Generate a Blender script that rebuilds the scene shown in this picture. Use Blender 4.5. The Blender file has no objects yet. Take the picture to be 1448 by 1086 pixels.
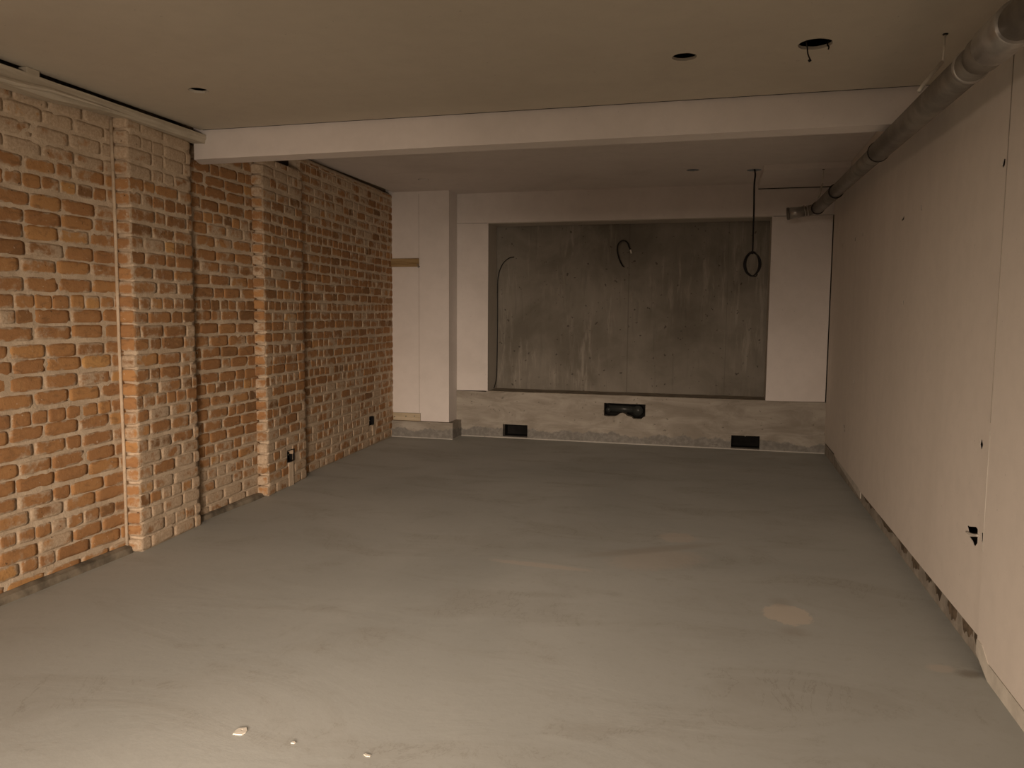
import bpy, bmesh, math, random
import numpy as np
from mathutils import Vector, Matrix, noise

S = bpy.context.scene
COL = S.collection

# ---------------------------------------------------------------- camera
F_PX, PITCH, YAW, ROLL, CAM_H = 1097.73, 0.0907705, -0.2607839, 0.00741135, 1.35
_cy, _sy, _cp, _sp = math.cos(YAW), math.sin(YAW), math.cos(PITCH), math.sin(PITCH)
_fwd = Vector((_sy*_cp, _cy*_cp, -_sp)); _rt = Vector((_cy, -_sy, 0)); _up = _rt.cross(_fwd)
C_R = math.cos(ROLL)*_rt + math.sin(ROLL)*_up
C_U = -math.sin(ROLL)*_rt + math.cos(ROLL)*_up
C_O = Vector((0, 0, CAM_H))
cd = bpy.data.cameras.new('camera'); cd.sensor_width = 36.0; cd.lens = F_PX/1448*36
cd.clip_start = 0.02
cam = bpy.data.objects.new('camera', cd); COL.objects.link(cam)
M3 = Matrix((C_R, C_U, -_fwd)).transposed()
cam.matrix_world = Matrix.Translation(C_O) @ M3.to_4x4()
S.camera = cam

def at(px, py, axis, value):
    """point of the room where the sight line through a photograph pixel meets a wall, floor or ceiling plane"""
    d = C_R*((px-724)/F_PX) - C_U*((py-543)/F_PX) + _fwd
    t = (value - C_O[axis])/d[axis]
    return C_O + d*t

# ---------------------------------------------------------------- world, light, exposure
W = bpy.data.worlds.new('world'); S.world = W; W.use_nodes = True
W.node_tree.nodes['Background'].inputs[0].default_value = (1.0, 0.80, 0.60, 1)
W.node_tree.nodes['Background'].inputs[1].default_value = 0.02
def area(name, loc, target, sx, sy, power, color, spread=180):
    l = bpy.data.lights.new(name, 'AREA'); l.shape = 'RECTANGLE'; l.size = sx; l.size_y = sy
    l.energy = power; l.color = color; l.spread = math.radians(spread)
    o = bpy.data.objects.new(name, l); COL.objects.link(o); o.location = loc
    o.rotation_euler = (Vector(target)-Vector(loc)).to_track_quat('-Z', 'Z').to_euler()
    return o
# unseen light added behind the photographer, its cone fitted to the back wall
LC = (1.0, 0.79, 0.61)
area('rear_fill', (-1.0, -4.3, 1.3), (-1.0, 8.0, -1.0), 3.6, 0.7, 13, LC, 30)
# added fill lights, unseen behind the photographer, brightening the floor and side walls
area('high_fill', (-1.0, -1.5, 2.2), (-1.0, 4.0, -0.2), 1.2, 0.3, 14, LC, 60)
area('low_fill', (-0.1, -2.0, 0.7), (-2.8, 5.0, -0.65), 0.6, 0.5, 16, LC, 46)
area('low_fill', (-2.8, -0.8, 0.9), (1.0, 2.8, -0.25), 0.6, 0.5, 12, LC, 60)
area('low_fill', (-0.1, -1.4, 0.9), (-3.1, 3.0, 1.0), 0.6, 0.5, 10, LC, 56)
S.view_settings.view_transform = 'Standard'
S.view_settings.look = 'None'
S.view_settings.gamma = 1.0
S.view_settings.use_curve_mapping = False
S.view_settings.exposure = 0.0

# ---------------------------------------------------------------- helpers
def mesh_obj(name, verts, faces, mat, parent=None, smooth=False):
    me = bpy.data.meshes.new(name)
    me.from_pydata([tuple(v) for v in verts], [], faces); me.update()
    o = bpy.data.objects.new(name, me); COL.objects.link(o)
    if mat: me.materials.append(mat)
    if smooth:
        for p in me.polygons: p.use_smooth = True
    if parent: o.parent = parent
    return o
def bm_obj(name, bm, mat, parent=None, smooth=False):
    bmesh.ops.recalc_face_normals(bm, faces=bm.faces)
    me = bpy.data.meshes.new(name); bm.to_mesh(me); bm.free()
    o = bpy.data.objects.new(name, me); COL.objects.link(o)
    if mat: me.materials.append(mat)
    if smooth:
        for p in me.polygons: p.use_smooth = True
    if parent: o.parent = parent
    return o
def empty(name, loc=(0, 0, 0)):
    o = bpy.data.objects.new(name, None); COL.objects.link(o); o.location = loc
    o.empty_display_size = 0.1
    return o
def under(child, root):
    """parent while keeping the child where it stands"""
    child.parent = root
    child.matrix_parent_inverse = Matrix.Translation(root.location).inverted()
    return child
def sub(child, part):
    """a piece of a part: one level below it"""
    child.parent = part; child.matrix_parent_inverse = Matrix.Identity(4)
    return child
def tag(o, label, cat, group=None):
    o['label'] = label; o['category'] = cat
    if group: o['group'] = group
    return o
def structure(o, label=None):
    o['kind'] = 'structure'
    if label: o['label'] = label
    return o
def box_bm(bm, lo, hi, bevel=0.0):
    r = bmesh.ops.create_cube(bm, size=1.0)
    vs = r['verts']
    for v in vs:
        v.co = Vector([(lo[i]+hi[i])/2 + v.co[i]*(hi[i]-lo[i]) for i in range(3)])
    if bevel:
        es = list({e for v in vs for e in v.link_edges})
        bmesh.ops.bevel(bm, geom=es, offset=bevel, segments=2, affect='EDGES', profile=0.6)
def box(name, lo, hi, mat, parent=None, bevel=0.0):
    bm = bmesh.new(); box_bm(bm, lo, hi, bevel)
    return bm_obj(name, bm, mat, parent)
def plate(name, outer, holes, frame, thick, mat, parent=None):
    """a sheet with cut-outs. outer/holes: 2D points; frame(u, v, d) -> 3D with d the depth behind the face"""
    bm = bmesh.new(); edges = []
    for l in [outer]+holes:
        vs = [bm.verts.new((p[0], p[1], 0)) for p in l]
        edges += [bm.edges.new((vs[i], vs[(i+1) % len(vs)])) for i in range(len(vs))]
    bmesh.ops.triangle_fill(bm, use_beauty=True, use_dissolve=False, edges=edges, normal=(0, 0, 1))
    bm.verts.index_update(); n = len(bm.verts)
    co = [v.co.copy() for v in bm.verts]
    tris = [tuple(v.index for v in f.verts) for f in bm.faces]
    rims = [(e.verts[0].index, e.verts[1].index) for e in bm.edges if len(e.link_faces) == 1]
    bm.free(); bm = bmesh.new()
    fr = [bm.verts.new(frame(c.x, c.y, 0)) for c in co]; bk = [bm.verts.new(frame(c.x, c.y, thick)) for c in co]
    for t in tris:
        bm.faces.new([fr[i] for i in t]); bm.faces.new([bk[i] for i in reversed(t)])
    for i, j in rims: bm.faces.new((fr[i], fr[j], bk[j], bk[i]))
    return bm_obj(name, bm, mat, parent)
def circle2(cx, cy, r, n=28, jit=0.0, rng=None):
    out = []
    for i in range(n):
        a = 2*math.pi*i/n; rr = r*(1+(rng.uniform(-jit, jit) if rng else 0))
        out.append((cx+rr*math.cos(a), cy+rr*math.sin(a)))
    return out
def tube_bm(bm, pts, rad, seg=10, caps=True):
    """swept tube through points; rad may be a list"""
    pts = [Vector(p) for p in pts]; n = len(pts)
    rads = rad if isinstance(rad, (list, tuple)) else [rad]*n
    rings = []; prev = None
    for i, p in enumerate(pts):
        t = (pts[min(i+1, n-1)]-pts[max(i-1, 0)])
        if t.length < 1e-9: t = prev_t
        t = t.normalized(); prev_t = t
        if prev is None:
            a = Vector((0, 0, 1)) if abs(t.z) < 0.9 else Vector((1, 0, 0))
            u = t.cross(a).normalized()
        else:
            u = (prev - t*prev.dot(t)).normalized()
        prev = u; v = t.cross(u)
        rings.append([bm.verts.new(p + (u*math.cos(2*math.pi*k/seg)+v*math.sin(2*math.pi*k/seg))*rads[i]) for k in range(seg)])
    for a, b in zip(rings, rings[1:]):
        for k in range(seg):
            bm.faces.new((a[k], a[(k+1) % seg], b[(k+1) % seg], b[k]))
    if caps:
        bm.faces.new(list(reversed(rings[0]))); bm.faces.new(rings[-1])
def tube(name, pts, rad, mat, parent=None, seg=10):
    bm = bmesh.new(); tube_bm(bm, pts, rad, seg)
    return bm_obj(name, bm, mat, parent, smooth=True)
def spline(pts, n=8):
    """Catmull-Rom resample"""
    P = [Vector(p) for p in pts]; P = [2*P[0]-P[1]]+P+[2*P[-1]-P[-2]]; out = []
    for i in range(1, len(P)-2):
        a, b, c, d = P[i-1:i+3]
        for k in range(n):
            t = k/n
            out.append(0.5*((2*b)+(c-a)*t+(2*a-5*b+4*c-d)*t*t+(3*b-a-3*c+d)*t**3))
    out.append(P[-2]); return out

# ---------------------------------------------------------------- materials
class NT:
    def __init__(self, name):
        self.m = bpy.data.materials.new(name); self.m.use_nodes = True
        self.t = self.m.node_tree; self.b = self.t.nodes['Principled BSDF']
        self.b.inputs['Specular IOR Level'].default_value = 0.25
    def n(self, typ, **kw):
        x = self.t.nodes.new(typ)
        for k, v in kw.items(): setattr(x, k, v)
        return x
    def l(self, a, b): self.t.links.new(a, b)
    def coord(self):
        return self.n('ShaderNodeTexCoord').outputs['Object']
    def noise(self, vec, scale, detail=4, rough=0.6, stretch=None, dist=0.0):
        if stretch:
            mp = self.n('ShaderNodeMapping'); mp.inputs['Scale'].default_value = stretch
            self.l(vec, mp.inputs['Vector']); vec = mp.outputs[0]
        x = self.n('ShaderNodeTexNoise'); x.inputs['Scale'].default_value = scale
        x.inputs['Detail'].default_value = detail; x.inputs['Roughness'].default_value = rough
        x.inputs['Distortion'].default_value = dist
        self.l(vec, x.inputs['Vector']); return x.outputs['Fac']
    def ramp(self, fac, lo, hi, a=0.0, b=1.0):
        x = self.n('ShaderNodeMapRange'); x.interpolation_type = 'SMOOTHSTEP'
        x.inputs['From Min'].default_value = lo; x.inputs['From Max'].default_value = hi
        x.inputs['To Min'].default_value = a; x.inputs['To Max'].default_value = b
        self.l(fac, x.inputs['Value']); return x.outputs['Result']
    def math(self, op, a, b=None, c=None):
        x = self.n('ShaderNodeMath', operation=op)
        for i, v in enumerate((a, b, c)):
            if v is None: continue
            if isinstance(v, (int, float)): x.inputs[i].default_value = v
            else: self.l(v, x.inputs[i])
        return x.outputs[0]
    def mix(self, fac, a, b, blend='MIX'):
        x = self.n('ShaderNodeMix', data_type='RGBA', blend_type=blend)
        for i, v in ((0, fac), (6, a), (7, b)):
            if isinstance(v, (int, float)): x.inputs[i].default_value = v
            elif isinstance(v, tuple): x.inputs[i].default_value = (*v, 1) if len(v) == 3 else v
            else: self.l(v, x.inputs[i])
        return x.outputs[2]
    def color(self, c):
        if isinstance(c, tuple): self.b.inputs['Base Color'].default_value = (*c, 1)
        else: self.l(c, self.b.inputs['Base Color'])
    def rough(self, r):
        if isinstance(r, (int, float)): self.b.inputs['Roughness'].default_value = r
        else: self.l(r, self.b.inputs['Roughness'])
    def bump(self, h, strength=0.3, dist=0.01):
        x = self.n('ShaderNodeBump'); x.inputs['Strength'].default_value = strength
        x.inputs['Distance'].default_value = dist
        self.l(h, x.inputs['Height']); self.l(x.outputs[0], self.b.inputs['Normal'])
    def sep(self, vec):
        x = self.n('ShaderNodeSeparateXYZ'); self.l(vec, x.inputs[0]); return x.outputs

def mat_plain(name, c, rough=0.6, metal=0.0, var=0.0, scale=20):
    k = NT(name)
    if var:
        f = k.noise(k.coord(), scale)
        k.color(k.mix(k.ramp(f, 0.3, 0.7), tuple(x*(1-var) for x in c), tuple(min(1, x*(1+var)) for x in c)))
    else: k.color(c)
    k.rough(rough); k.b.inputs['Metallic'].default_value = metal
    return k.m

def mat_drywall(name, base, smudge, streak=(1, 1, 1), amount=0.6):
    k = NT(name); v = k.coord()
    a = k.noise(v, 1.3, 5, 0.6, streak, 0.4)
    b = k.noise(v, 9, 6, 0.65)
    c = k.mix(k.math('MULTIPLY', k.ramp(a, 0.42, 0.78), amount), base, smudge)
    c = k.mix(k.ramp(b, 0.35, 0.75, 0, 0.28), c, tuple(x*0.82 for x in base))
    sp = k.noise(v, 55, 3, 0.5)
    c = k.mix(k.ramp(sp, 0.70, 0.78, 0, 0.5), c, tuple(x*0.5 for x in base))
    k.color(c); k.rough(0.9)
    k.bump(k.noise(v, 90, 3, 0.5), 0.08, 0.004)
    return k.m

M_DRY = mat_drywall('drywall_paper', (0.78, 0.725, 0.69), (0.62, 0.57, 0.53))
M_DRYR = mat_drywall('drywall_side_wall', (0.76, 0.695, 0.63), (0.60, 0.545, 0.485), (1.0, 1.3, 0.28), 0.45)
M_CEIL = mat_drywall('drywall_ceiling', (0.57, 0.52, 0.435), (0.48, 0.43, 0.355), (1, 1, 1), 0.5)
M_EDGE = mat_plain('gypsum_core', (0.55, 0.50, 0.43), 0.95, 0, 0.2, 60)

def mat_floor():
    k = NT('screed_floor'); v = k.coord()
    big = k.noise(v, 0.55, 5, 0.55, None, 0.6)
    mid = k.noise(v, 2.2, 7, 0.62, (0.6, 1.3, 1), 0.8)
    fine = k.noise(v, 22, 6, 0.7)
    c = k.mix(k.ramp(big, 0.33, 0.68), (0.400, 0.415, 0.400), (0.470, 0.485, 0.468))
    c = k.mix(k.ramp(mid, 0.46, 0.70, 0, 0.42), c, (0.345, 0.335, 0.305))
    c = k.mix(k.ramp(fine, 0.52, 0.74, 0, 0.22), c, (0.30, 0.28, 0.25))
    vein = k.noise(v, 3.1, 8, 0.7, (0.8, 0.5, 1), 1.4)
    vein = k.math('ABSOLUTE', k.math('SUBTRACT', vein, 0.5))
    c = k.mix(k.math('MULTIPLY', k.ramp(vein, 0.0, 0.012, 0.35, 0.0), k.ramp(mid, 0.5, 0.62)), c, (0.22, 0.20, 0.17))
    # trowelled repair patches with ragged rims
    sx, sy, sz = k.sep(v)
    wob = k.math('MULTIPLY', k.math('SUBTRACT', k.noise(v, 22, 7, 0.75), 0.5), 1.3)
    def patch(cx, cy, rx, ry, ang, col, amt, soft=0.12):
        nonlocal c
        dx = k.math('SUBTRACT', sx, cx); dy = k.math('SUBTRACT', sy, cy)
        ca, sa = math.cos(ang), math.sin(ang)
        u = k.math('ADD', k.math('MULTIPLY', dx, ca/rx), k.math('MULTIPLY', dy, sa/rx))
        w = k.math('ADD', k.math('MULTIPLY', dx, -sa/ry), k.math('MULTIPLY', dy, ca/ry))
        d = k.math('SQRT', k.math('ADD', k.math('MULTIPLY', u, u), k.math('MULTIPLY', w, w)))
        d = k.math('ADD', d, wob)
        c = k.mix(k.ramp(d, 1.0-soft, 1.0+soft, amt, 0.0), c, col)
    patch(0.335, 3.62, 0.105, 0.125, 0.2, (0.56, 0.52, 0.46), 0.95, 0.06)
    patch(0.315, 3.77, 0.045, 0.05, 0.0, (0.33, 0.31, 0.28), 0.5, 0.8)
    patch(0.345, 3.42, 0.05, 0.045, 0.0, (0.33, 0.31, 0.28), 0.5, 0.8)
    patch(-0.90, 3.98, 0.26, 0.035, -0.06, (0.54, 0.50, 0.45), 0.75, 0.3)
    patch(-0.21, 4.72, 0.11, 0.10, 0.3, (0.52, 0.48, 0.43), 0.7, 0.25)
    patch(-0.30, 4.25, 0.26, 0.16, 0.55, (0.51, 0.47, 0.42), 0.55, 0.3)
    patch(-0.35, 4.42, 0.40, 0.05, 0.55, (0.36, 0.335, 0.30), 0.6, 0.5)
    patch(0.86, 3.21, 0.05, 0.035, 0.3, (0.52, 0.48, 0.43), 0.6, 0.3)
    patch(0.955, 3.19, 0.045, 0.028, 0.3, (0.22, 0.20, 0.17), 0.7, 0.6)
    k.color(c)
    k.rough(k.ramp(mid, 0.3, 0.7, 0.66, 0.80))
    k.b.inputs['Specular IOR Level'].default_value = 0.18
    k.bump(k.math('ADD', k.math('MULTIPLY', mid, 0.7), k.math('MULTIPLY', fine, 0.25)), 0.25, 0.01)
    return k.m
M_FLOOR = mat_floor()

def mat_kick():
    k = NT('poured_concrete_kerb'); v = k.coord(); sx, sy, sz = k.sep(v)
    a = k.noise(v, 4, 7, 0.65, (0.5, 1, 1.6), 0.6); b = k.noise(v, 24, 6, 0.7)
    c = k.mix(k.ramp(a, 0.35, 0.66), (0.27, 0.24, 0.20), (0.40, 0.365, 0.315))
    # grey skim left along the foot, with a ragged upper rim
    rim = k.math('ADD', 0.10, k.math('MULTIPLY', k.math('SUBTRACT', k.noise(v, 5, 5, 0.6, (1, 1, 0.2)), 0.5), 0.22))
    m = k.math('SUBTRACT', sz, rim)
    c = k.mix(k.ramp(m, -0.010, 0.010, 0.85, 0.0), c, k.mix(k.ramp(b, 0.4, 0.65), (0.17, 0.163, 0.150), (0.25, 0.24, 0.222)))
    c = k.mix(k.ramp(sz, 0.004, 0.016, 0.6, 0.0), c, (0.6, 0.57, 0.52))
    jn = k.math('ABSOLUTE', k.math('SUBTRACT', sz, 0.165))
    c = k.mix(k.ramp(jn, 0.0, 0.006, 0.35, 0.0), c, (0.25, 0.23, 0.2))
    pit = k.noise(v, 34, 2, 0.4)
    c = k.mix(k.ramp(pit, 0.69, 0.74, 0, 0.7), c, (0.16, 0.145, 0.12))
    k.color(c); k.rough(0.9)
    k.bump(k.math('ADD', a, k.math('MULTIPLY', b, 0.5)), 0.4, 0.012)
    return k.m
M_KICK = mat_kick()

def mat_niche():
    k = NT('board_marked_concrete'); v = k.coord(); sx, sy, sz = k.sep(v)
    a = k.noise(v, 1.5, 6, 0.6, None, 0.5)
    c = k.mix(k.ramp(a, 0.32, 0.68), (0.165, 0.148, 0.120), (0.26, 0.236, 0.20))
    st = k.noise(v, 6, 7, 0.7, (2.2, 1, 0.28), 0.3)
    band = k.ramp(k.noise(v, 1.1, 3, 0.5, (1.2, 1, 0.9)), 0.42, 0.6)
    c = k.mix(k.math('MULTIPLY', k.ramp(st, 0.50, 0.68, 0, 0.65), band), c, (0.38, 0.345, 0.295))
    st2 = k.noise(v, 9, 6, 0.7, (1.6, 1, 0.15), 0.2)
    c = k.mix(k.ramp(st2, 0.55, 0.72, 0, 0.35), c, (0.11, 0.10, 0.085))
    # shutter joints between the two pours
    for jx, w in ((-0.958, 0.010), (0.06, 0.004)):
        d = k.math('ABSOLUTE', k.math('SUBTRACT', sx, jx))
        c = k.mix(k.ramp(d, 0.0, w, 0.5, 0.0), c, (0.10, 0.09, 0.075))
    pit = k.noise(v, 26, 2, 0.4)
    c = k.mix(k.ramp(pit, 0.70, 0.75, 0, 0.8), c, (0.07, 0.06, 0.05))
    k.color(c); k.rough(0.85)
    k.bump(k.math('ADD', a, st), 0.2, 0.01)
    return k.m
M_NICHE = mat_niche()

def mat_brick():
    k = NT('old_common_brick'); v = k.coord()
    at_ = k.n('ShaderNodeAttribute'); at_.attribute_name = 'tone'
    s = k.n('ShaderNodeSeparateColor'); k.l(at_.outputs['Color'], s.inputs[0])
    hue, pale, edge = s.outputs[0], s.outputs[1], s.outputs[2]
    r = k.n('ShaderNodeValToRGB'); k.l(hue, r.inputs[0])
    e = r.color_ramp.elements
    e[0].position = 0.0; e[0].color = (0.150, 0.088, 0.045, 1)
    e[1].position = 1.0; e[1].color = (0.54, 0.31, 0.12, 1)
    for p, c in ((0.14, (0.25, 0.132, 0.058)), (0.38, (0.335, 0.172, 0.074)), (0.62, (0.375, 0.196, 0.084)), (0.82, (0.435, 0.232, 0.094))):
        q = e.new(p); q.color = (*c, 1)
    n1 = k.noise(v, 22, 6, 0.65); n2 = k.noise(v, 70, 5, 0.7); n3 = k.noise(v, 7, 5, 0.6, None, 0.5)
    n4 = k.noise(v, 13, 5, 0.6, (1, 1, 2.2), 0.8)
    c = k.mix(k.ramp(n4, 0.50, 0.72, 0, 0.6), r.outputs[0], (0.19, 0.105, 0.052))
    c = k.mix(k.ramp(n4, 0.46, 0.28, 0, 0.55), c, (0.44, 0.255, 0.115))
    c = k.mix(k.ramp(n2, 0.56, 0.76, 0, 0.40), c, (0.47, 0.32, 0.20))
    dust = k.mix(k.ramp(n2, 0.35, 0.7), (0.43, 0.33, 0.23), (0.58, 0.465, 0.345))
    # lime mortar smeared over the arrises and, on pale bricks, over the faces
    sm = k.math('ADD', k.math('MULTIPLY', k.math('SUBTRACT', 1.0, edge), 0.70), k.math('MULTIPLY', k.math('SUBTRACT', n3, 0.5), 3.0))
    sm = k.math('ADD', sm, k.math('MULTIPLY', k.math('SUBTRACT', pale, 0.5), 1.2))
    sm = k.math('ADD', sm, k.math('MULTIPLY', k.math('SUBTRACT', n1, 0.5), 1.6))
    c = k.mix(k.ramp(sm, 0.02, 0.60, 0, 0.92), c, dust)
    pit = k.noise(v, 42, 3, 0.5)
    c = k.mix(k.ramp(pit, 0.69, 0.75, 0, 0.75), c, (0.07, 0.045, 0.028))
    c = k.mix(k.ramp(pit, 0.31, 0.26, 0, 0.6), c, (0.60, 0.50, 0.38))
    k.color(c); k.rough(0.93)
    k.bump(k.math('ADD', n1, k.math('MULTIPLY', n2, 0.6)), 0.55, 0.008)
    return k.m
M_BRICK = mat_brick()
def mat_mortar():
    k = NT('lime_mortar'); v = k.coord()
    a = k.noise(v, 9, 6, 0.65); b = k.noise(v, 60, 5, 0.7)
    c = k.mix(k.ramp(a, 0.35, 0.68), (0.50, 0.395, 0.285), (0.63, 0.515, 0.385))
    c = k.mix(k.ramp(b, 0.58, 0.76, 0, 0.6), c, (0.20, 0.165, 0.125))
    k.color(c); k.rough(0.95); k.bump(k.math('ADD', a, b), 0.6, 0.01)
    return k.m
M_MORTAR = mat_mortar()

def mat_wood(name, a, b, axis):
    k = NT(name); v = k.coord(); st = [14, 14, 14]; st[axis] = 0.9
    f = k.noise(v, 3, 6, 0.6, tuple(st), 0.5); g = k.noise(v, 5, 4, 0.6)
    c = k.mix(k.ramp(f, 0.35, 0.68), a, b)
    c = k.mix(k.ramp(g, 0.5, 0.75, 0, 0.35), c, tuple(x*0.6 for x in a))
    k.color(c); k.rough(0.8); k.bump(f, 0.35, 0.006)
    return k.m
M_LEDGER = mat_wood('limewashed_timber', (0.44, 0.385, 0.30), (0.56, 0.505, 0.41), 1)
M_PINE = mat_wood('bare_pine', (0.26, 0.17, 0.075), (0.38, 0.265, 0.13), 0)
M_PALEPINE = mat_wood('dusty_pine', (0.46, 0.38, 0.26), (0.57, 0.48, 0.35), 0)
M_PIPE = mat_plain('dusty_grey_pipe', (0.20, 0.18, 0.155), 0.42, 0.25, 0.22, 9)
M_COUPL = mat_plain('bright_coupling', (0.40, 0.375, 0.345), 0.28, 0.5, 0.15, 14)
M_RUBBER = mat_plain('black_rubber', (0.012, 0.011, 0.010), 0.55)
M_CABLE = mat_plain('black_cable_sheath', (0.010, 0.009, 0.008), 0.45)
M_TIP = mat_plain('white_tape', (0.62, 0.58, 0.52), 0.6)
M_STRAP = mat_plain('pale_hanger_strap', (0.66, 0.62, 0.55), 0.5, 0.2, 0.15, 30)
M_DARK = mat_plain('cavity_shade', (0.012, 0.011, 0.010), 0.95, 0, 0.4, 6)  # near-black colour stands in for shade inside ducts and seams
M_STEEL = mat_plain('galvanised_box', (0.20, 0.19, 0.175), 0.5, 0.5, 0.3, 30)
M_CHIP = mat_plain('white_paint_chip', (0.72, 0.68, 0.60), 0.85, 0, 0.1, 40)
M_STAIN = mat_plain('dark_glue_residue', (0.13, 0.10, 0.07), 0.9, 0, 0.5, 18)
M_EDGE_LINE = mat_plain('panel_edge_line', (0.42, 0.375, 0.325), 0.9)
M_PLAST = mat_plain('rough_back_plaster', (0.45, 0.42, 0.38), 0.95, 0, 0.15, 3)

# ---------------------------------------------------------------- floor and rear of the room
fl = mesh_obj('floor', [(-3.7, -4.6, 0), (1.3, -4.6, 0), (1.3, 8.02+0.6, 0), (-3.7, 8.62, 0)], [(0, 1, 2, 3)], M_FLOOR)
structure(fl, 'grey concrete screed floor with pale repair patches')
# wall behind the photographer with an assumed wide opening
wf = plate('wall_front', [(-3.7, 0), (1.3, 0), (1.3, 2.9), (-3.7, 2.9)], [[(-2.9, 0.5), (0.9, 0.5), (0.9, 2.2), (-2.9, 2.2)]],
           lambda u, v, d: (u, -4.4-d, v), 0.15, M_PLAST)
structure(wf)

# ---------------------------------------------------------------- brickwork
COURSE = 0.0797
def nz(p, s=1.0, o=0.0):
    return noise.noise(Vector(p)*s+Vector((o, o*1.7, -o)))
def brickwork(name, P0, P1, out, z1, seed, parent, pale_fn, headers=0.3, mat_face=M_BRICK, res=(7, 5), inset=0.0, hue_shift=0.0, holes=()):
    """one plane of brick between floor points P0 and P1 (x, y), facing `out`: individually shaped bricks on a rough mortar bed."""
    rng = random.Random(seed)
    P0 = Vector((P0[0], P0[1], 0)); P1 = Vector((P1[0], P1[1], 0)); L = (P1-P0).length
    ax = (P1-P0).normalized(); out = Vector((out[0], out[1], 0)).normalized()
    V = []; Fc = []; T = []
    nu, nv = res
    ncourse = int(math.ceil(z1/COURSE))
    for c in range(ncourse):
        z0 = c*COURSE; zt = min(z0+COURSE, z1)
        if zt-z0 < 0.02: continue
        hc = (c % 7 == 3)
        u = -rng.uniform(0.0, 0.18) if inset == 0 else 0.0
        first = True
        wav = rng.uniform(0, 10)
        while u < L-0.012:
            hd = hc or rng.random() < headers
            w = (0.102 if hd else 0.205)*rng.uniform(0.9, 1.1)
            if first and inset: w *= rng.choice((0.6, 1.0))
            first = False
            ua, ub = max(u, 0.0), min(u+w, L)
            if L-ub < 0.045: ub = L
            u = ub if ub == L else u+w
            if ub-ua < 0.03: continue
            cu, cz = (ua+ub)/2, (z0+zt)/2
            pc = P0+ax*cu
            if any(h0 < cu < h1 and g0 < cz < g1 for h0, h1, g0, g1 in holes): continue
            joint = rng.uniform(0.0012, 0.0035)
            a, b = ua+joint, ub-joint
            lo, hi = z0+rng.uniform(0.0045, 0.008), zt-rng.uniform(0.0045, 0.008)
            ww = 0.006*math.sin((cu*2.1+wav))
            lo += ww; hi += ww
            tlt = rng.uniform(-0.02, 0.02)
            proud = rng.uniform(0.001, 0.0038)
            hue = min(1, max(0, rng.gauss(0.52+hue_shift, 0.17)))
            if rng.random() < 0.025: hue = 0.12
            pale = min(1.2, max(0, pale_fn(pc, cz) + rng.gauss(0, 0.16)))
            if pale > 0.85: proud *= 0.6
            base = len(V); so = rng.uniform(0, 100)
            # front grid
            for j in range(nv):
                for i in range(nu):
                    s, t = i/(nu-1)*2-1, j/(nv-1)*2-1
                    s2 = math.copysign(abs(s)**0.65, s); t2 = math.copysign(abs(t)**0.8, t)
                    # squared-circle rounding of the outline
                    k1 = 1-0.04*abs(t2)**6; k2 = 1-0.16*abs(s2)**8
                    uu = cu + ((a+b)/2-cu) + s2*(b-a)/2*k1
                    zz = (lo+hi)/2 + t2*(hi-lo)/2*k2 + tlt*(uu-cu)
                    ed = max(abs(s)**14, abs(t)**7)
                    q = P0+ax*uu+Vector((0, 0, zz))
                    jx = nz(q, 24, so)*0.0025; jz = nz(q, 22, so+9)*0.0042
                    dd = proud*(1-ed) - 0.001*ed + nz(q, 20, 3.3)*0.0020 + nz(q, 55, 1.1)*0.0012
                    V.append(q+ax*jx+Vector((0, 0, jz))+out*dd)
                    T.append((hue, pale, 1-max(0.8*abs(s)**9, abs(t)**3), 1))
            for j in range(nv-1):
                for i in range(nu-1):
                    k = base+j*nu+i
                    Fc.append((k, k+1, k+1+nu, k+nu))
            rim = [base+i for i in range(nu)]+[base+j*nu+nu-1 for j in range(1, nv)]+[base+(nv-1)*nu+i for i in range(nu-2, -1, -1)]+[base+j*nu for j in range(nv-2, 0, -1)]
            bb = len(V)
            for r_ in rim:
                V.append(V[r_]-out*0.03); T.append((hue, min(1.2, pale+0.2), 0.1, 1))
            for i in range(len(rim)):
                j = (i+1) % len(rim)
                Fc.append((rim[j], rim[i], bb+i, bb+j))
    o = mesh_obj(name, V, Fc, mat_face, parent, smooth=True)
    attr = o.data.color_attributes.new('tone', 'FLOAT_COLOR', 'POINT')
    attr.data.foreach_set('color', np.array(T, dtype=np.float32).ravel())
    bm = bmesh.new(); bm.from_mesh(o.data); bmesh.ops.recalc_face_normals(bm, faces=bm.faces); bm.to_mesh(o.data); bm.free()
    return o
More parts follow.
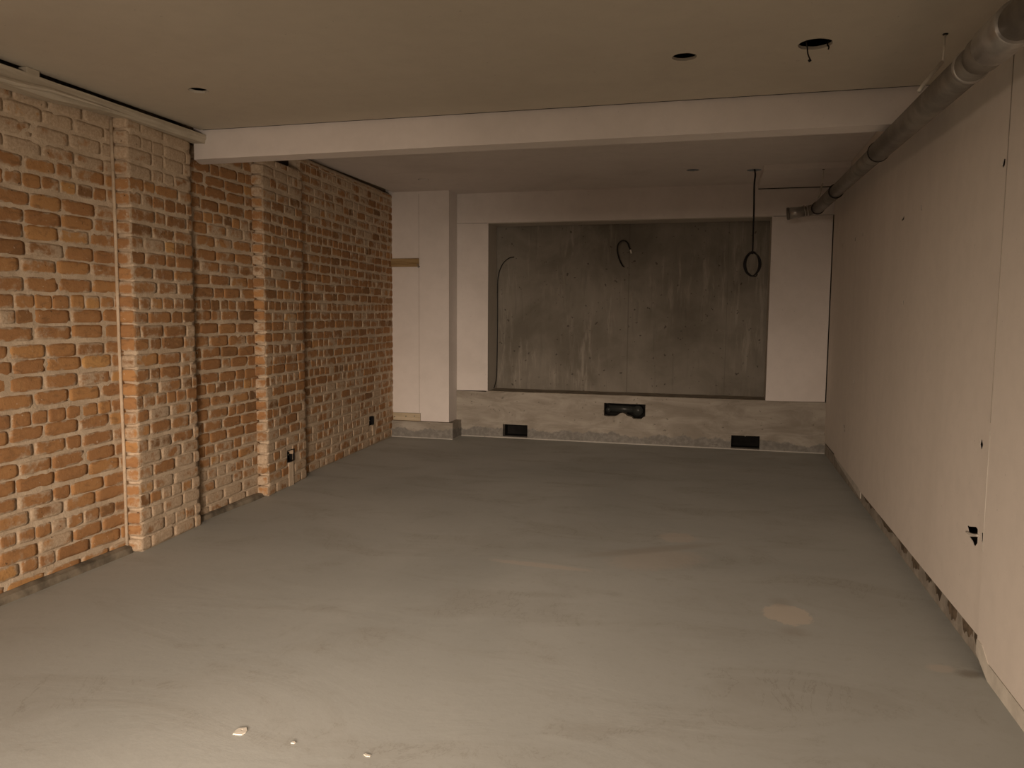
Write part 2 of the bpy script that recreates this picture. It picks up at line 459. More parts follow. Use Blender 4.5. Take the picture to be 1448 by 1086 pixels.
def bed(name, P0, P1, out, z1, parent, setback=0.002, thick=0.10, step=0.03, holes=(), ends=0.012):
    """rough mortar surface behind the bricks"""
    P0 = Vector((P0[0], P0[1], 0)); P1 = Vector((P1[0], P1[1], 0)); ax = (P1-P0).normalized()
    out = Vector((out[0], out[1], 0)).normalized()
    L = (P1-P0).length; e = ends; n = max(2, int((L-2*e)/step)); m = max(2, int(z1/step))
    V = []; Fc = []
    for j in range(m+1):
        for i in range(n+1):
            u = e+(L-2*e)*i/n; z = (z1-0.004)*j/m
            q = P0+ax*u+Vector((0, 0, z))
            d = -setback + nz(q, 9)*0.003+nz(q, 30)*0.003
            V.append(q+out*d)
    for j in range(m):
        for i in range(n):
            u = e+(L-2*e)*(i+.5)/n; z = z1*(j+.5)/m
            if any(h0 < u < h1 and g0 < z < g1 for h0, h1, g0, g1 in holes): continue
            k = j*(n+1)+i; Fc.append((k, k+1, k+n+2, k+n+1))
    nV = len(V)
    rim = [i for i in range(n+1)]+[j*(n+1)+n for j in range(1, m+1)]+[m*(n+1)+i for i in range(n-1, -1, -1)]+[j*(n+1) for j in range(m-1, 0, -1)]
    for r_ in rim: V.append(V[r_]-out*thick)
    for i in range(len(rim)):
        j = (i+1) % len(rim); Fc.append((rim[j], rim[i], nV+i, nV+j))
    o = mesh_obj(name, V, Fc, M_MORTAR, parent, smooth=True)
    bm = bmesh.new(); bm.from_mesh(o.data); bmesh.ops.recalc_face_normals(bm, faces=bm.faces); bm.to_mesh(o.data); bm.free()
    return o

wl = empty('wall_left', (-3.4, 3.5, 0)); structure(wl, 'old brick side wall with two shallow brick piers')
def ss(a, b, x):
    t = min(1, max(0, (x-a)/(b-a))); return t*t*(3-2*t)
def paleA(p, z): return 0.30+0.85*ss(1.98, 2.22, z)+0.12*ss(0.75, 0.1, z)+0.12*nz((p.y, z, 0), 2.2)
def paleP1(p, z): return 0.48+0.7*ss(1.95, 2.2, z)+0.30*ss(0.9, 0.05, z)+0.15*nz((p.y, z, 4), 2.5)
def paleR(p, z): return 0.40+0.5*ss(2.0, 2.25, z)+0.35*ss(0.3, 0.0, z)
def paleB(p, z): return 0.30+0.25*ss(2.1, 2.4, z)+0.55*ss(0.65, 0.15, z)
def paleP2(p, z): return 0.42+0.45*ss(1.9, 2.3, z)+0.42*ss(1.0, 0.1, z)
def paleC(p, z): return 0.36+0.35*ss(1.7, 2.4, z)+0.38*ss(1.2, 0.2, z)
XO = (1, 0)
# far-to-near stretches of the wall face: section, pier, section, pier, section
HB1 = (5.259-4.942, 5.372-4.942, 0.187, 0.285)
HB2 = (7.129-5.70, 7.253-5.70, 0.203, 0.292)
def pad(h, p): return (h[0]-p, h[1]+p, h[2]-p, h[3]+p)
under(bed('mortar_bed', (-3.172, 1.0), (-3.174, 3.62), XO, 2.46, None), wl)
under(brickwork('brick_face', (-3.172, 1.0), (-3.174, 3.60), XO, 2.42, 11, None, paleA, 0.16, hue_shift=0.08), wl)
under(bed('pier_bed', (-3.096, 3.57), (-3.140, 4.151), XO, 2.375, None, 0.0025, 0.16), wl)
under(brickwork('pier_face', (-3.096, 3.57), (-3.140, 4.151), XO, 2.375, 22, None, paleP1, 0.2, inset=1), wl)
under(brickwork('pier_return', (-3.172, 3.552), (-3.090, 3.572), (0.22, -1), 2.375, 23, None, paleR, 1.0, inset=1, hue_shift=0.08), wl)
under(bed('mortar_bed', (-3.207, 4.235), (-3.222, 4.95), XO, 2.62, None), wl)
under(brickwork('brick_face', (-3.207, 4.235), (-3.222, 4.95), XO, 2.62, 33, None, paleB, 0.22), wl)
under(bed('pier_bed', (-3.160, 4.942), (-3.230, 5.617), XO, 2.45, None, 0.0025, 0.16, holes=[HB1]), wl)
under(brickwork('pier_face', (-3.160, 4.942), (-3.230, 5.617), XO, 2.45, 44, None, paleP2, 0.2, inset=1, holes=[pad(HB1, 0.01)]), wl)
under(brickwork('pier_return', (-3.222, 4.900), (-3.156, 4.944), (0.55, -1), 2.45, 45, None, paleP2, 1.0, inset=1), wl)
under(bed('mortar_bed', (-3.302, 5.70), (-3.428, 7.83), XO, 2.60, None, holes=[HB2]), wl)
under(brickwork('brick_face', (-3.302, 5.70), (-3.428, 7.83), XO, 2.585, 55, None, paleC, 0.25, holes=[pad(HB2, 0.01)], hue_shift=-0.06), wl)
M_FOOTING = mat_plain('shaded_grey_footing', (0.17, 0.145, 0.11), 0.95, 0, 0.5, 9)  # dark grey concrete, coloured darker still to stand for its shade
under(tube('corner_mortar', [(-3.168, 3.545, 0.02), (-3.166, 3.546, 0.6), (-3.169, 3.544, 1.2), (-3.166, 3.546, 1.8), (-3.168, 3.545, 2.36)], 0.009, M_MORTAR, None, 8), wl)
# footing left proud of the floor under the bricks
def footing(P0, P1, h, w, seed):
    P0 = Vector((*P0, 0)); P1 = Vector((*P1, 0)); n = 40; V = []; Fc = []
    for i in range(n+1):
        q = P0.lerp(P1, i/n); e = nz((q.y, 0, seed), 6)*0.010
        for dx, z in ((-0.06, 0), (w+e, 0), (w*0.8+e, h*0.75+e*0.4), (0, h+e*0.5), (-0.06, h+e*0.5)):
            V.append((q.x+dx, q.y, max(0, z)))
    for i in range(n):
        for k in range(4):
            a = i*5+k; Fc.append((a, a+1, a+6, a+5))
    under(mesh_obj('footing', V, Fc, M_FOOTING, None, smooth=False), wl)
footing((-3.172, 1.0), (-3.165, 3.55), 0.045, 0.032, 1)
footing((-3.21, 4.16), (-3.20, 4.93), 0.035, 0.02, 5)
# solid masonry behind everything
under(box('masonry_core', (-3.75, -4.4, 0), (-3.40, 4.9, 2.9), M_MORTAR, None), wl)
under(box('masonry_core', (-3.95, 4.9, 0), (-3.535, 8.7, 2.9), M_MORTAR, None), wl)
under(box('masonry_core', (-3.40, -4.4, 0), (-3.172, 1.0, 2.46), M_MORTAR, None), wl)

# ---------------------------------------------------------------- back wall
wb = empty('wall_back', (-0.9, 8.2, 0)); structure(wb, 'back wall of grey drywall around a wide concrete recess over a concrete kerb')
YB, YK, YN = 8.06, 8.05, 8.40
fy = lambda y: (lambda u, v, d: (u, y+d, v))
NX0, NX1, NZ0, NZ1 = -2.425, 0.457, 0.505, 2.303
under(plate('drywall_band', [(-2.80, 2.312), (1.06, 2.312), (1.06, 2.70), (-2.80, 2.70)], [], fy(YB), 0.0125, M_DRY), wb)
under(plate('drywall_panel', [(-2.80, 0.503), (NX0, 0.509), (NX0, NZ1+0.005), (-2.80, 2.309)], [], fy(YB+0.001), 0.0125, M_DRY), wb)
under(plate('drywall_panel', [(NX1, 0.503), (1.010, 0.511), (1.010, 2.309), (NX1, 2.306)], [], fy(YB+0.001), 0.0125, M_DRY), wb)
# niche lining
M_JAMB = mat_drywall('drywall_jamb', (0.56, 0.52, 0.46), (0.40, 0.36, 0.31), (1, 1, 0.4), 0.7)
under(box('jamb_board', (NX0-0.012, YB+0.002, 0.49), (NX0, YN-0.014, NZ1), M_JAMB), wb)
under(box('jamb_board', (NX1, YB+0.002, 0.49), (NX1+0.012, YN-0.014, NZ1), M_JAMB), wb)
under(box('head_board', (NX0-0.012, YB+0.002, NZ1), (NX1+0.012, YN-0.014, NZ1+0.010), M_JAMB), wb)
# concrete wall seen in the niche
bmc = bmesh.new(); box_bm(bmc, (-2.9, YN, 0.3), (1.3, YN+0.2, 2.75))
under(bm_obj('concrete_wall', bmc, M_NICHE), wb)
# kerb with its three ducts
def rect(a, b, c, d): return [(a, c), (b, c), (b, d), (a, d)]
slot_hi = [(-1.150, 0.424), (-1.150, 0.290), (-1.10, 0.284), (-1.03, 0.288), (-1.005, 0.300), (-0.985, 0.318), (-0.955, 0.326), (-0.925, 0.316), (-0.91, 0.300), (-0.86, 0.287), (-0.84, 0.268), (-0.76, 0.268), (-0.74, 0.290), (-0.720, 0.296), (-0.720, 0.423)]
kerb = plate('concrete_kerb', [(-2.80, 0), (-2.25, 0), (1.08, 0), (1.08, 0.506), (-2.245, 0.500), (-2.245, 0.497), (-2.80, 0.500)],
             [rect(-2.248, -1.972, 0.018, 0.151), [(0.142, 0.012), (0.416, 0.012), (0.416, 0.146), (0.283, 0.1445), (0.276, 0.136), (0.268, 0.1445), (0.142, 0.144)], slot_hi],
             fy(YK), 0.09, M_KICK)
under(kerb, wb)
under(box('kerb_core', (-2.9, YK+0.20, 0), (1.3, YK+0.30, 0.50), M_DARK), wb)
under(box('sill_plate', (NX0, YK+0.004, 0.499), (NX1, YN, 0.508), mat_plain('dusty_sill', (0.30, 0.265, 0.215), 0.9, 0, 0.25, 8)), wb)
# cavity walls around the ducts, near-black to stand for the shade inside
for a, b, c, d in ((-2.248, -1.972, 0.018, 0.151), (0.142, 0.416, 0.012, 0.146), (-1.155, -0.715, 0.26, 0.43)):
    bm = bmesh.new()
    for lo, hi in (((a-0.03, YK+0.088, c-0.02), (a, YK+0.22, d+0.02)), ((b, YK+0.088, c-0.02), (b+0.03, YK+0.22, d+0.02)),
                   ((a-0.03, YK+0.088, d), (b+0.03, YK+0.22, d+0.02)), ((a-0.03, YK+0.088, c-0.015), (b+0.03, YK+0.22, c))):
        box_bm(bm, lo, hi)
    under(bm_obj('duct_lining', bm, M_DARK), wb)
# boxed-out column in the left corner
cas = plate('column_casing', [(-3.46, 0.266), (-3.101, 0.269), (-3.101, 0.184), (-2.778, 0.182), (-2.778, 2.64), (-3.46, 2.64)], [], fy(7.80), 0.0125, M_DRY)
under(cas, wb)
under(plate('column_side', [(7.8125, 0.182), (8.051, 0.182), (8.051, 2.64), (7.8125, 2.64)], [], lambda u, v, d: (-2.778-d, u, v), 0.0125, M_DRY), wb)
under(box('column_core', (-3.5, 7.8135, 0.0), (-2.795, 8.3, 2.72), M_PLAST), wb)
under(box('column_kerb', (-3.47, 7.76, 0), (-2.722, 8.06, 0.180), M_KICK, None, 0.004), wb)
# board seam on the casing
under(box('dark_seam_strip', (-3.117, 7.7985, 0.27), (-3.1145, 7.8005, 2.60), mat_plain('seam_line', (0.34, 0.30, 0.25), 0.95)), wb)

# ---------------------------------------------------------------- right wall
wr = empty('wall_right', (1.1, 4.0, 0)); structure(wr, 'right side wall of scuffed drywall panels above a narrow concrete foot')
fx = lambda x: (lambda u, v, d: (x+d, u, v))
rng = random.Random(5)
def slit(cy, cz, ry, rz): return circle2(cy, cz, 1, 10) and [(cy+ry*math.cos(t)*rng.uniform(.75, 1.1), cz+rz*math.sin(t)*rng.uniform(.85, 1.1)) for t in [2*math.pi*i/10 for i in range(10)]]
def pxs(pts, x=1.012):
    return [(p.y, p.z) for p in (at(a, b, 0, x) for a, b in pts)]
torn_top = pxs([(1367, 742), (1371, 744.5), (1380, 745), (1382.5, 748), (1382.5, 755), (1370, 754)])
torn_low = pxs([(1370.5, 758.5), (1382.5, 759), (1382, 768), (1379, 772.5), (1376.5, 770), (1374.5, 764.5)])
holes = [torn_top, torn_low, pxs([(1387.5, 754), (1390, 753), (1391, 760), (1389.5, 768), (1387.5, 764)]),
         pxs([(1385.5, 628), (1387, 622), (1388.5, 621), (1390, 629), (1388.5, 635), (1386.5, 634)]),
         pxs([(1417, 234), (1419, 225), (1422, 224.5), (1421, 233), (1419, 237)]),
         pxs([(1275, 311), (1278.3, 304.5), (1278.5, 310), (1276, 312.5)]),
         pxs([(1302, 297), (1302.6, 290), (1303.6, 290), (1303.2, 298)]),
         pxs([(1193, 605), (1192.4, 601), (1193.6, 600.5), (1194.3, 605.5)]),
         pxs([(1193, 611), (1192.8, 607.5), (1194.2, 607.5), (1194, 611)]),
         pxs([(1276.4, 431), (1276.4, 425), (1277.6, 425), (1277.4, 431)]),
         pxs([(1208.6, 341), (1208.8, 336), (1209.8, 336), (1209.6, 341)]),
         pxs([(1219.2, 334), (1219.6, 329), (1220.4, 329), (1220.2, 334)]),
         pxs([(1189.6, 349), (1189.9, 345.5), (1190.9, 345.5), (1190.8, 349)]),
         pxs([(1207.2, 543), (1207.4, 537), (1208.2, 537), (1208.1, 543)])]
bot = [(7.32, 0.115)] + [(y, 0.100+0.004*math.sin(y*3)) for y in (6.05,)] + [(6.0, 0.088), (5.06, 0.094), (4.2, 0.098), (3.284, 0.106)]
p1 = plate('drywall_panel', bot+[(3.284, 2.72), (7.32, 2.72)], holes, fx(1.012), 0.003, M_DRYR); under(p1, wr)
under(plate('drywall_panel', [(-4.4, 0.062), (3.282, 0.066), (3.282, 2.72), (-4.4, 2.72)], [], fx(1.001), 0.0125, M_DRYR), wr)
under(plate('drywall_panel', [(7.324, 0.12), (8.06, 0.12), (8.06, 2.72), (7.324, 2.72)], [], fx(1.020), 0.0125, M_DRYR), wr)
under(box('wall_core', (1.11, -4.4, 0), (1.35, 8.7, 2.95), mat_plain('stud_cavity', (0.17, 0.14, 0.105), 0.95, 0, 0.3, 5)), wr)
M_FOOT = mat_plain('dull_concrete_foot', (0.33, 0.295, 0.25), 0.92, 0, 0.22, 10)
under(box('concrete_foot', (1.0265, 3.14, 0), (1.11, 8.06, 0.10), M_FOOT, None, 0.002), wr)
under(tube('panel_edge', [(1.0005, 3.284, 0.45), (1.0005, 3.284, 0.7), (1.0005, 3.284, 0.92)], 0.0016, M_TIP, None, 6), wr)
under(tube('panel_edge', [(1.0005, 3.284, 0.95), (1.0005, 3.284, 1.5), (1.0005, 3.284, 2.30)], 0.0022, M_EDGE_LINE, None, 6), wr)  # upper stretch of the edge line, drawn darker
# pale filler along the first stretch, then the strip under the near panel
under(plate('filler_strip', [(7.30, 0.116), (6.02, 0.090), (6.02, 0.025), (7.30, 0.085)], [], fx(1.0215), 0.005, mat_plain('filler', (0.56, 0.52, 0.46), 0.9, 0, 0.12, 12)), wr)
st = plate('foot_strip', [(3.14, 0.0), (3.282, 0.050), (3.282, 0.105), (3.22, 0.106), (3.14, 0.064), (-4.4, 0.060), (-4.4, 0.0)], [], fx(0.9985), 0.03, mat_plain('pale_strip', (0.62, 0.58, 0.51), 0.85, 0, 0.12, 10)); under(st, wr)
# dark glue residue torn along the foot
rg = random.Random(9)
spots = [(5.95, 5.45, .045), (5.38, 4.86, .05), (4.78, 4.56, .055), (4.46, 4.30, .075), (4.18, 4.06, .05), (4.0, 3.88, .065), (3.78, 3.64, .075), (3.56, 3.42, .06), (3.40, 3.29, .055)]
for a, b, h in spots:
    n = 8; top = [(a+(b-a)*i/n, 0.112) for i in range(n+1)]
    lowp = [(b+(a-b)*i/n, 0.100-h*1.35*(0.45+0.55*math.sin(math.pi*(i+.4)/(n+.8)))*rg.uniform(.55, 1)) for i in range(n+1)]
    under(plate('glue_residue', top+lowp, [], fx(1.0255), 0.003, M_STAIN), wr)
# strip of torn paper left across the big hole
a_, b_ = at(1367, 752, 0, 1.010), at(1383.5, 757.5, 0, 1.010)
under(tube('torn_paper', spline([a_, a_.lerp(b_, .5)+Vector((-.003, 0, -.003)), b_], 4), 0.005, M_TIP, None, 6), wr)

# ---------------------------------------------------------------- ceiling
ZC, ZR = 2.446, 2.625
rng = random.Random(3)
fz = lambda z: (lambda u, v, d: (u, v, z+d))
front_holes = [circle2(-0.183, 3.503, 0.052, 28, .03, rng), circle2(0.337, 3.465, 0.066, 32, .02, rng), circle2(-2.552, 3.450, 0.048, 24, .05, rng)]
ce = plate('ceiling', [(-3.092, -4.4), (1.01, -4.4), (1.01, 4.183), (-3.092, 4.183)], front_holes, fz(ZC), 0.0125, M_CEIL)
structure(ce, 'drywall ceiling with cut-out downlight holes')
def cchild(o): o.parent = ce; return o
rear_holes = [circle2(-0.276, 7.20, 0.058, 24), circle2(0.248, 7.32, 0.066, 24), circle2(-2.80, 7.13, 0.055, 24)]
cchild(plate('rear_ceiling', [(-3.385, 4.36), (1.01, 4.36), (1.01, 8.07), (-3.40, 8.07)], rear_holes, fz(ZR), 0.004, M_DRY))
cchild(box('dark_seam_strip', (-3.08, 4.165, 2.4475), (0.95, 4.2005, 2.452), M_DARK))  # solid near-black strip imitating the shade in the ceiling seam
# beam casing (front face, underside, back face)
bm = bmesh.new()
pr_ = [(4.200, 2.276), (4.200, 2.4405), (4.200, 2.66), (4.362, 2.66), (4.352, 2.276)]
xs = (-3.150, 0.868); vs = [[bm.verts.new((x - (0.07 if (x < 0 and y > 4.3) else 0) + (0.6*(z-2.276) if x > 0 else 0), y, z)) for y, z in pr_] for x in xs]
for i in range(5):
    j = (i+1) % 5; bm.faces.new((vs[0][i], vs[0][j], vs[1][j], vs[1][i]))
bm.faces.new(vs[0]); bm.faces.new(list(reversed(vs[1])))
cchild(bm_obj('beam_casing', bm, M_DRY))
# dropped bulkhead at the far right
cchild(box('bulkhead', (0.318, 7.075, 2.577), (1.01, 8.058, 2.63), M_DRY, None, 0.002))
cchild(box('dark_seam_strip', (0.318, 8.052, 2.570), (1.0, 8.0595, 2.5775), M_DARK))  # dark strip drawn for the shaded crack below the bulkhead
# deck above, closing the void over the boards
cchild(box('upper_deck', (-4.0, -4.6, 2.90), (1.4, 8.7, 3.0), mat_plain('dark_joists', (0.07, 0.055, 0.04), 0.95, 0, 0.3, 3)))
cchild(plate('hole_cap', circle2(-2.80, 7.137, 0.046, 24), [], lambda u, v, d: (u, v, 2.6255+0.05*(v-7.13)+d), 0.004, M_DRY))

# ---------------------------------------------------------------- ledger along the brick
led = empty('ledger_board', (-3.1, 3.4, 2.36))
tag(led, 'long rough whitewashed timber ledger along the top of the brick wall under the ceiling', 'timber board')
n = 70; V = []; Fc = []
for i in range(n+1):
    y = 1.0+(4.198-1.0)*i/n
    w1 = nz((y, 0, 0), 5)*0.004; w2 = nz((y, 7, 0), 8)*0.007
    near = ss(3.55, 3.0, y)
    top = 2.418+w1*0.5; botm = 2.368-0.030*near+w2*near
    mid = 2.392-0.010*near+nz((y, 3, 3), 6)*0.004
    prof = [(-3.155, top), (-3.062, top), (-3.060, mid+0.006), (-3.066+0.004*near*nz((y, 2, 9), 9), mid-0.004), (-3.070, botm), (-3.155, botm+0.004)]
    for x, z in prof: V.append((x, y, z))
m = 6
for i in range(n):
    for k in range(m):
        a = i*m+k; b = i*m+(k+1) % m; Fc.append((a, b, b+m, a+m))
Fc.append(tuple(range(m))); Fc.append(tuple(n*m+k for k in reversed(range(m))))
rail = under(mesh_obj('rail', V, Fc, M_LEDGER), led)
bm = bmesh.new(); box_bm(bm, (-3.11, 2.93, 2.414), (-3.062, 3.0, 2.4445), 0.003)
under(bm_obj('shim', bm, M_LEDGER), led)
bm = bmesh.new(); tube_bm(bm, [(-3.075, 2.5, 2.345), (-3.06, 2.85, 2.352), (-3.056, 3.05, 2.372), (-3.060, 3.35, 2.378), (-3.064, 3.6, 2.378)], [0.016, 0.015, 0.010, 0.006, 0.002], 6)
sub(bm_obj('splinter', bm, M_LEDGER), rail)

# ---------------------------------------------------------------- wooden blocks let into the column casing
w1 = empty('wood_block', (-3.28, 7.78, 1.835))
tag(w1, 'bare brown pine block sticking out from the brick corner at head height', 'wood block')
bm = bmesh.new(); box_bm(bm, (-3.43, 7.770, 1.836), (-3.112, 7.799, 1.924), 0.003); plank1 = under(bm_obj('plank', bm, M_PINE), w1)
bm = bmesh.new(); tube_bm(bm, [(-3.118, 7.795, 1.856), (-3.118, 7.762, 1.854)], 0.007, 8); tube_bm(bm, [(-3.112, 7.795, 1.838), (-3.109, 7.764, 1.832)], 0.008, 8)
sub(bm_obj('nail', bm, M_STEEL), plank1)
w2 = empty('wood_block', (-3.28, 7.79, 0.18))
tag(w2, 'pale dusty pine block set in the casing just above the corner concrete kerb', 'wood block')
bm = bmesh.new(); box_bm(bm, (-3.448, 7.801, 0.1815), (-3.108, 7.812, 0.2625), 0.002); plank2 = under(bm_obj('plank', bm, M_PALEPINE), w2)
for q in (at(558, 589, 1, 7.8), at(574, 588.5, 1, 7.8), at(586, 588.5, 1, 7.8)):
    bm = bmesh.new(); tube_bm(bm, [(q.x, 7.797, q.z), (q.x, 7.803, q.z)], 0.007, 8); sub(bm_obj('nail_head', bm, M_STEEL), plank2)

# ---------------------------------------------------------------- outlet boxes in the brick
def outlet_box(y0, y1, z0, z1, x, label):
    o = empty('outlet_box', (x-0.03, (y0+y1)/2, z0)); tag(o, label, 'electrical box', 'electrical boxes in the brick wall')
    bm = bmesh.new(); t = 0.004; d = 0.055
    box_bm(bm, (x-d, y0, z0), (x-d+t, y1, z1)); box_bm(bm, (x-d, y0, z0), (x, y0+t, z1)); box_bm(bm, (x-d, y1-t, z0), (x, y1, z1))
    box_bm(bm, (x-d, y0, z0), (x, y1, z0+t)); box_bm(bm, (x-d, y0, z1-t), (x, y1, z1))
    under(bm_obj('box_shell', bm, mat_plain('shaded_box', (0.007, 0.006, 0.006), 0.7)), o)  # shell coloured near-black to imitate the shade inside the open box
    cy_ = (y0+y1)/2+0.012; cz_ = (z0+z1)/2
    under(tube('cable_end', spline([(x-d+t, cy_, cz_-0.01), (x-0.035, cy_+.004, cz_+.006), (x-0.026, cy_-.006, cz_+.003)], 4), 0.0035, M_TIP, None, 8), o)
    return o
outlet_box(5.263, 5.368, 0.190, 0.282, -3.192, 'dark open electrical box low in the second brick pier')
outlet_box(7.133, 7.250, 0.206, 0.289, -3.392, 'dark open electrical box low in the far brick wall near the corner')
# vertical chases in the brick under the boxes
def chase(y, x, z0, z1, w):
    under(box('filled_chase', (x-0.02, y-w/2, z0), (x+0.008, y+w/2, z1), M_MORTAR, None, 0.004), wl)
chase(5.315, -3.198, 0.0, 0.186, 0.07); chase(7.215, -3.392, 0.10, 0.202, 0.045)

# ---------------------------------------------------------------- pipe at the top of the right wall
def pc(y):
    t = (y-3.5)/3.5; return Vector((0.781+0.033*t, y, 2.194+0.106*t))
pipe = empty('drain_pipe', (0.79, 4.5, 2.2)); tag(pipe, 'long dusty grey pipe in sections running below the ceiling along the right wall', 'pipe')
R0 = 0.0525
def length(name, ya, yb, ra, rb, mat): 
    bm = bmesh.new(); tube_bm(bm, [pc(ya), pc(yb)], [ra, rb], 32); return under(bm_obj(name, bm, mat, None, True), pipe)
def ring(name, y, r, w, mat, part):
    bm = bmesh.new(); tube_bm(bm, [pc(y-w/2), pc(y-w/2+0.002), pc(y+w/2-0.002), pc(y+w/2)], [r-0.003, r, r, r-0.003], 32); return sub(bm_obj(name, bm, mat, None, True), part)
l1 = length('pipe_length', -4.3, 2.90, R0, R0, M_PIPE)
l2 = length('pipe_length', 2.86, 4.62, R0+0.001, R0+0.0005, M_PIPE)
l3 = length('pipe_length', 4.60, 6.45, R0-0.006, R0-0.006, M_PIPE)
l4 = length('pipe_length', 6.35, 7.60, R0-0.001, R0-0.001, M_PIPE)
ring('joint_band', 2.62, R0+0.010, 0.22, M_COUPL, l1)
ring('joint_band', 2.775, R0+0.006, 0.09, M_PIPE, l1)
ring('joint_rim', 2.955, R0+0.005, 0.022, M_COUPL, l2)
ring('joint_rim', 4.615, R0+0.004, 0.012, M_RUBBER, l2)
ring('joint_rim', 6.352, R0+0.003, 0.012, M_RUBBER, l4)
ring('end_clamp', 7.585, R0+0.006, 0.03, M_RUBBER, l4)
# branch stub turning left at the far end
e0 = pc(7.60); bm = bmesh.new()
tube_bm(bm, spline([e0, e0+Vector((-0.02, 0.05, 0)), e0+Vector((-0.085, 0.085, -0.012)), e0+Vector((-0.13, 0.09, -0.016))], 5), 0.045, 24)
elbow = under(bm_obj('elbow', bm, M_PIPE, None, True), pipe)
bm = bmesh.new(); tube_bm(bm, [e0+Vector((-0.11, 0.09, -0.016)), e0+Vector((-0.245, 0.09, -0.034))], [0.046, 0.056], 24); sock = under(bm_obj('end_socket', bm, M_COUPL, None, True), pipe)
for k, (dx, r) in enumerate(((-0.075, 0.052), (-0.10, 0.054))):
    bm = bmesh.new(); tube_bm(bm, [e0+Vector((dx, 0.086, -0.012)), e0+Vector((dx-0.009, 0.086, -0.014))], r, 24); sub(bm_obj('clamp_ring', bm, M_COUPL, None, True), elbow)
bm = bmesh.new(); tube_bm(bm, [e0+Vector((-0.238, 0.09, -0.033)), e0+Vector((-0.256, 0.09, -0.035))], [0.0585, 0.0565], 24); sub(bm_obj('socket_rim', bm, M_PIPE, None, True), sock)
# hangers
def hanger(y, zt, xt, label):
    c = pc(y); o = empty('pipe_hanger', (xt, y, zt)); tag(o, label, 'pipe hanger')
    lx = c.x-R0*0.84; lz = c.z+R0*0.86
    bm = bmesh.new(); tube_bm(bm, [(xt, y, zt+0.004), (xt-0.004, y, (zt*0.45+lz*0.55)), ], [0.003, 0.004], 8); under(bm_obj('rod', bm, M_STRAP, None, True), o)
    bm = bmesh.new(); tube_bm(bm, [(xt-0.004, y, zt*0.45+lz*0.55+.01), (lx+0.006, y-.004, lz+0.018), (lx-0.010, y-.012, lz-0.008)], [0.007, 0.009, 0.008], 8); under(bm_obj('strap', bm, M_STRAP, None, True), o)
    bm = bmesh.new(); tube_bm(bm, [(xt, y, zt-0.004), (xt, y, zt+0.003)], 0.010, 10); under(bm_obj('anchor', bm, M_RUBBER, None), o)
    pts = [(c.x+(R0+0.004)*math.cos(t), y, c.z+(R0+0.004)*math.sin(t)) for t in [math.radians(130-20*i) for i in range(18)]]
    return o
hanger(3.46, ZC, 0.812, 'white hanger strap holding the pipe near the front ceiling')
hanger(7.12, 2.577, 0.800, 'small hanger holding the pipe at the far bulkhead')

# ---------------------------------------------------------------- cables
cb = empty('hanging_cable', (0.25, 7.31, 1.7)); tag(cb, 'black cable hanging from the far ceiling hole and coiled at its end', 'cable')
px = lambda x, y, Y: at(x, y, 1, Y)
under(tube('cable_drop', spline([px(1066.5, 236, 7.31), px(1068, 247, 7.31), px(1066.6, 262, 7.31), px(1066, 300, 7.31), px(1064.6, 345, 7.31), px(1064, 357, 7.31)], 6), 0.0075, M_CABLE, None, 8), cb)
pts = []
rg = random.Random(2); C0 = px(1063.8, 373.5, 7.31)
for i in range(97):
    t = i/96*3*2*math.pi + math.pi/2
    lp = i/96*3
    rx = (0.074, 0.056, 0.066, 0.066)[int(lp)]; rz = 0.106+0.005*math.cos(lp*3.1)
    pts.append(C0+Vector((rx*math.cos(t)*abs(math.cos(t))**0.2, 0.008*(lp-1.5), rz*math.sin(t))))
under(tube('cable_coil', pts, 0.0055, M_CABLE, None, 8), cb)
coil = COL.objects['cable_coil']
under(tube('cable_end', spline([px(1058, 386, 7.30), px(1063, 390, 7.29), px(1069, 390.5, 7.29), px(1071, 387, 7.29)], 4), 0.005, M_CABLE, None, 8), cb)
bm = bmesh.new(); tube_bm(bm, [px(1060, 356.5, 7.305), px(1064, 358, 7.29), px(1068, 356.5, 7.305)], [0.006, 0.011, 0.006], 8); sub(bm_obj('cable_tie', bm, M_CABLE), coil)

lc = empty('looped_cable', (-0.96, 8.39, 2.1)); tag(lc, 'short black cable looped out of the middle of the concrete recess wall', 'cable')
Y = 8.33
pts = [px(882.5, 377.5, 8.402), px(880, 375, 8.37), px(876, 367, Y), px(873, 355, Y-.02), px(874, 346, Y-.03), px(878, 341.5, Y-.03), px(882.5, 340, Y-.03), px(887, 343, Y-.02), px(890, 350, Y), px(891.6, 354, Y)]
lcab = under(tube('cable', spline(pts, 6), 0.0078, M_CABLE, None, 8), lc)
sub(tube('cable_tip', spline([px(891.3, 353, Y), px(892.4, 356, Y), px(892.8, 358.5, Y)], 3), 0.0095, M_TIP, None, 8), lcab)
sc = empty('side_cable', (-2.40, 8.37, 1.2)); tag(sc, 'thin black cable running down the left corner of the concrete recess', 'cable')
pts = [px(727, 363.5, 8.396), px(720, 365, 8.36), px(712.5, 371, 8.34), px(707.5, 380, 8.36), px(705.2, 388, 8.385), px(703.8, 400, 8.39), px(703.6, 450, 8.39), px(702.8, 500, 8.385), px(701, 532, 8.36), px(698, 545, 8.30), px(695.5, 549.5, 8.26)]
pts = [Vector((max(p.x, NX0+0.012), min(p.y, 8.392), max(p.z, 0.52))) for p in pts]
under(tube('cable', spline(pts, 6), 0.0048, M_CABLE, None, 8), sc)
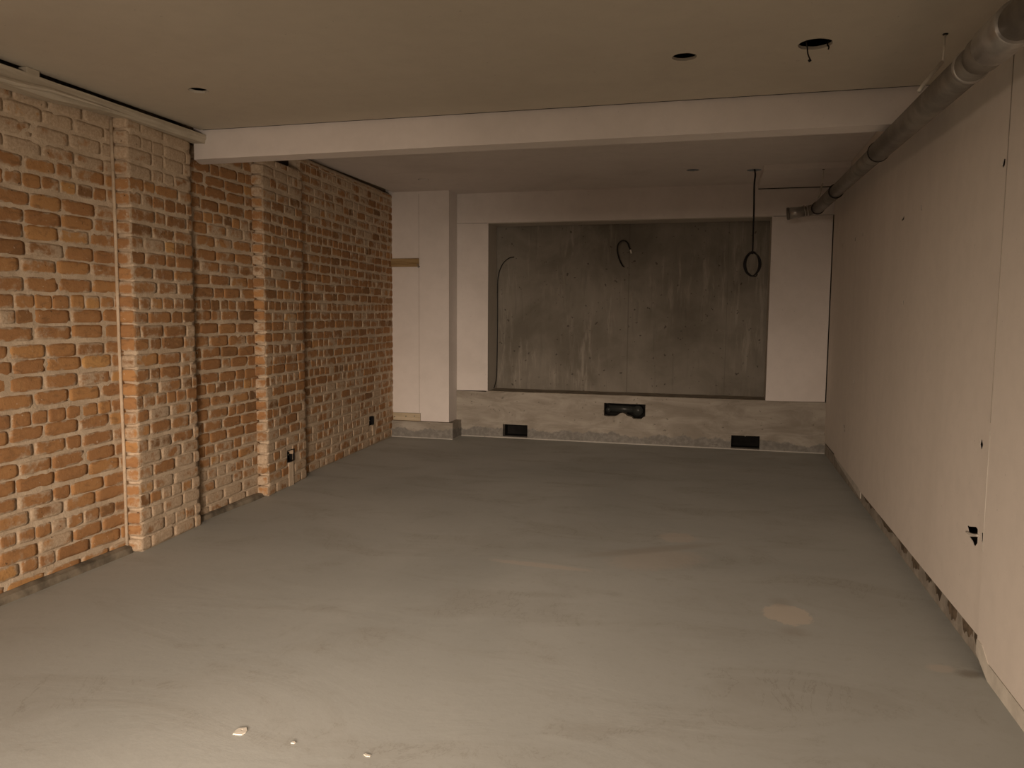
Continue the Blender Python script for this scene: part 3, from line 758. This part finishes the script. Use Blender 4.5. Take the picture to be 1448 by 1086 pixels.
# wire end out of the large downlight hole
dw = empty('dangling_wire', (0.30, 3.40, 2.42)); tag(dw, 'short dark wire end dangling from the large ceiling hole beside the pipe', 'wire')
q = lambda x, y: at(x, y, 1, 3.42)
wire = under(tube('wire', spline([q(1140, 58), q(1141.5, 68), q(1142.4, 76), q(1145, 83), q(1146, 86)], 5), 0.0028, M_CABLE, None, 8), dw)
sub(tube('wire_cap', [q(1144.2, 84), q(1145.8, 87)], 0.0062, M_CABLE, None, 8), wire)
dw2 = empty('spring_clip', (0.39, 3.47, 2.44)); tag(dw2, 'tiny dark clip hanging at the right rim of the large ceiling hole', 'clip')
q = lambda x, y: at(x, y, 1, 3.49)
under(tube('clip_arm', spline([q(1172, 56), q(1170, 63), q(1172, 66), q(1171.4, 70)], 4), 0.0034, M_CABLE, None, 6), dw2)
# clip seen inside the middle front hole
# pipe in the upper kerb slot
dp = empty('duct_pipe', (-0.95, 8.16, 0.36)); tag(dp, 'black plastic pipe lying inside the upper slot of the concrete kerb', 'pipe')
M_DP = mat_plain('black_plastic_pipe', (0.035, 0.037, 0.035), 0.3)
bm = bmesh.new(); tube_bm(bm, [(-1.11, 8.155, 0.360), (-0.80, 8.155, 0.352)], 0.040, 20); under(bm_obj('pipe_length', bm, M_DP, None, True), dp)
bm = bmesh.new(); tube_bm(bm, [(-0.80, 8.15, 0.350), (-0.80, 8.085, 0.350)], 0.052, 22); under(bm_obj('socket', bm, M_DP, None, True), dp)
bm = bmesh.new(); tube_bm(bm, [(-1.105, 8.15, 0.352), (-1.112, 8.10, 0.345)], 0.026, 18); under(bm_obj('end_stub', bm, M_DP, None, True), dp)

# ---------------------------------------------------------------- debris on the floor
def chip(name, pxl, h, label, cat='debris', hole=None):
    pts = [at(a, b, 2, 0) for a, b in pxl]
    o = plate(name, [(p.x, p.y) for p in pts], [[(p.x, p.y) for p in (at(a, b, 2, 0) for a, b in hole)]] if hole else [], lambda u, v, d: (u, v, h+0.0005-d), h, M_CHIP)
    c = sum(pts, Vector())/len(pts)
    for v in o.data.vertices: v.co -= c
    o.location = c
    tag(o, label, cat); return o
chip('paint_chip', [(329.5, 1038.8), (333, 1034), (338, 1030.8), (348.5, 1029.8), (349.6, 1034), (347, 1037), (342, 1040), (335, 1039.6)], 0.003, 'largest white paint chip on the floor, with a hole in it', 'paint chip', [(340, 1033.8), (343, 1032.4), (344, 1033.2), (341.5, 1034.4)])
chip('paint_chip', [(411, 1051.5), (413.5, 1049.8), (417.2, 1049.4), (418, 1051), (415.5, 1052.3)], 0.003, 'small white paint chip on the floor right of the largest chip', 'paint chip')
chip('paint_chip', [(514, 1067.5), (517, 1066.2), (521, 1067.6), (524.5, 1068.6), (523, 1070.4), (517.5, 1070)], 0.002, 'flat pale chip on the floor nearest the bottom edge, rightmost of three chips', 'paint chip')
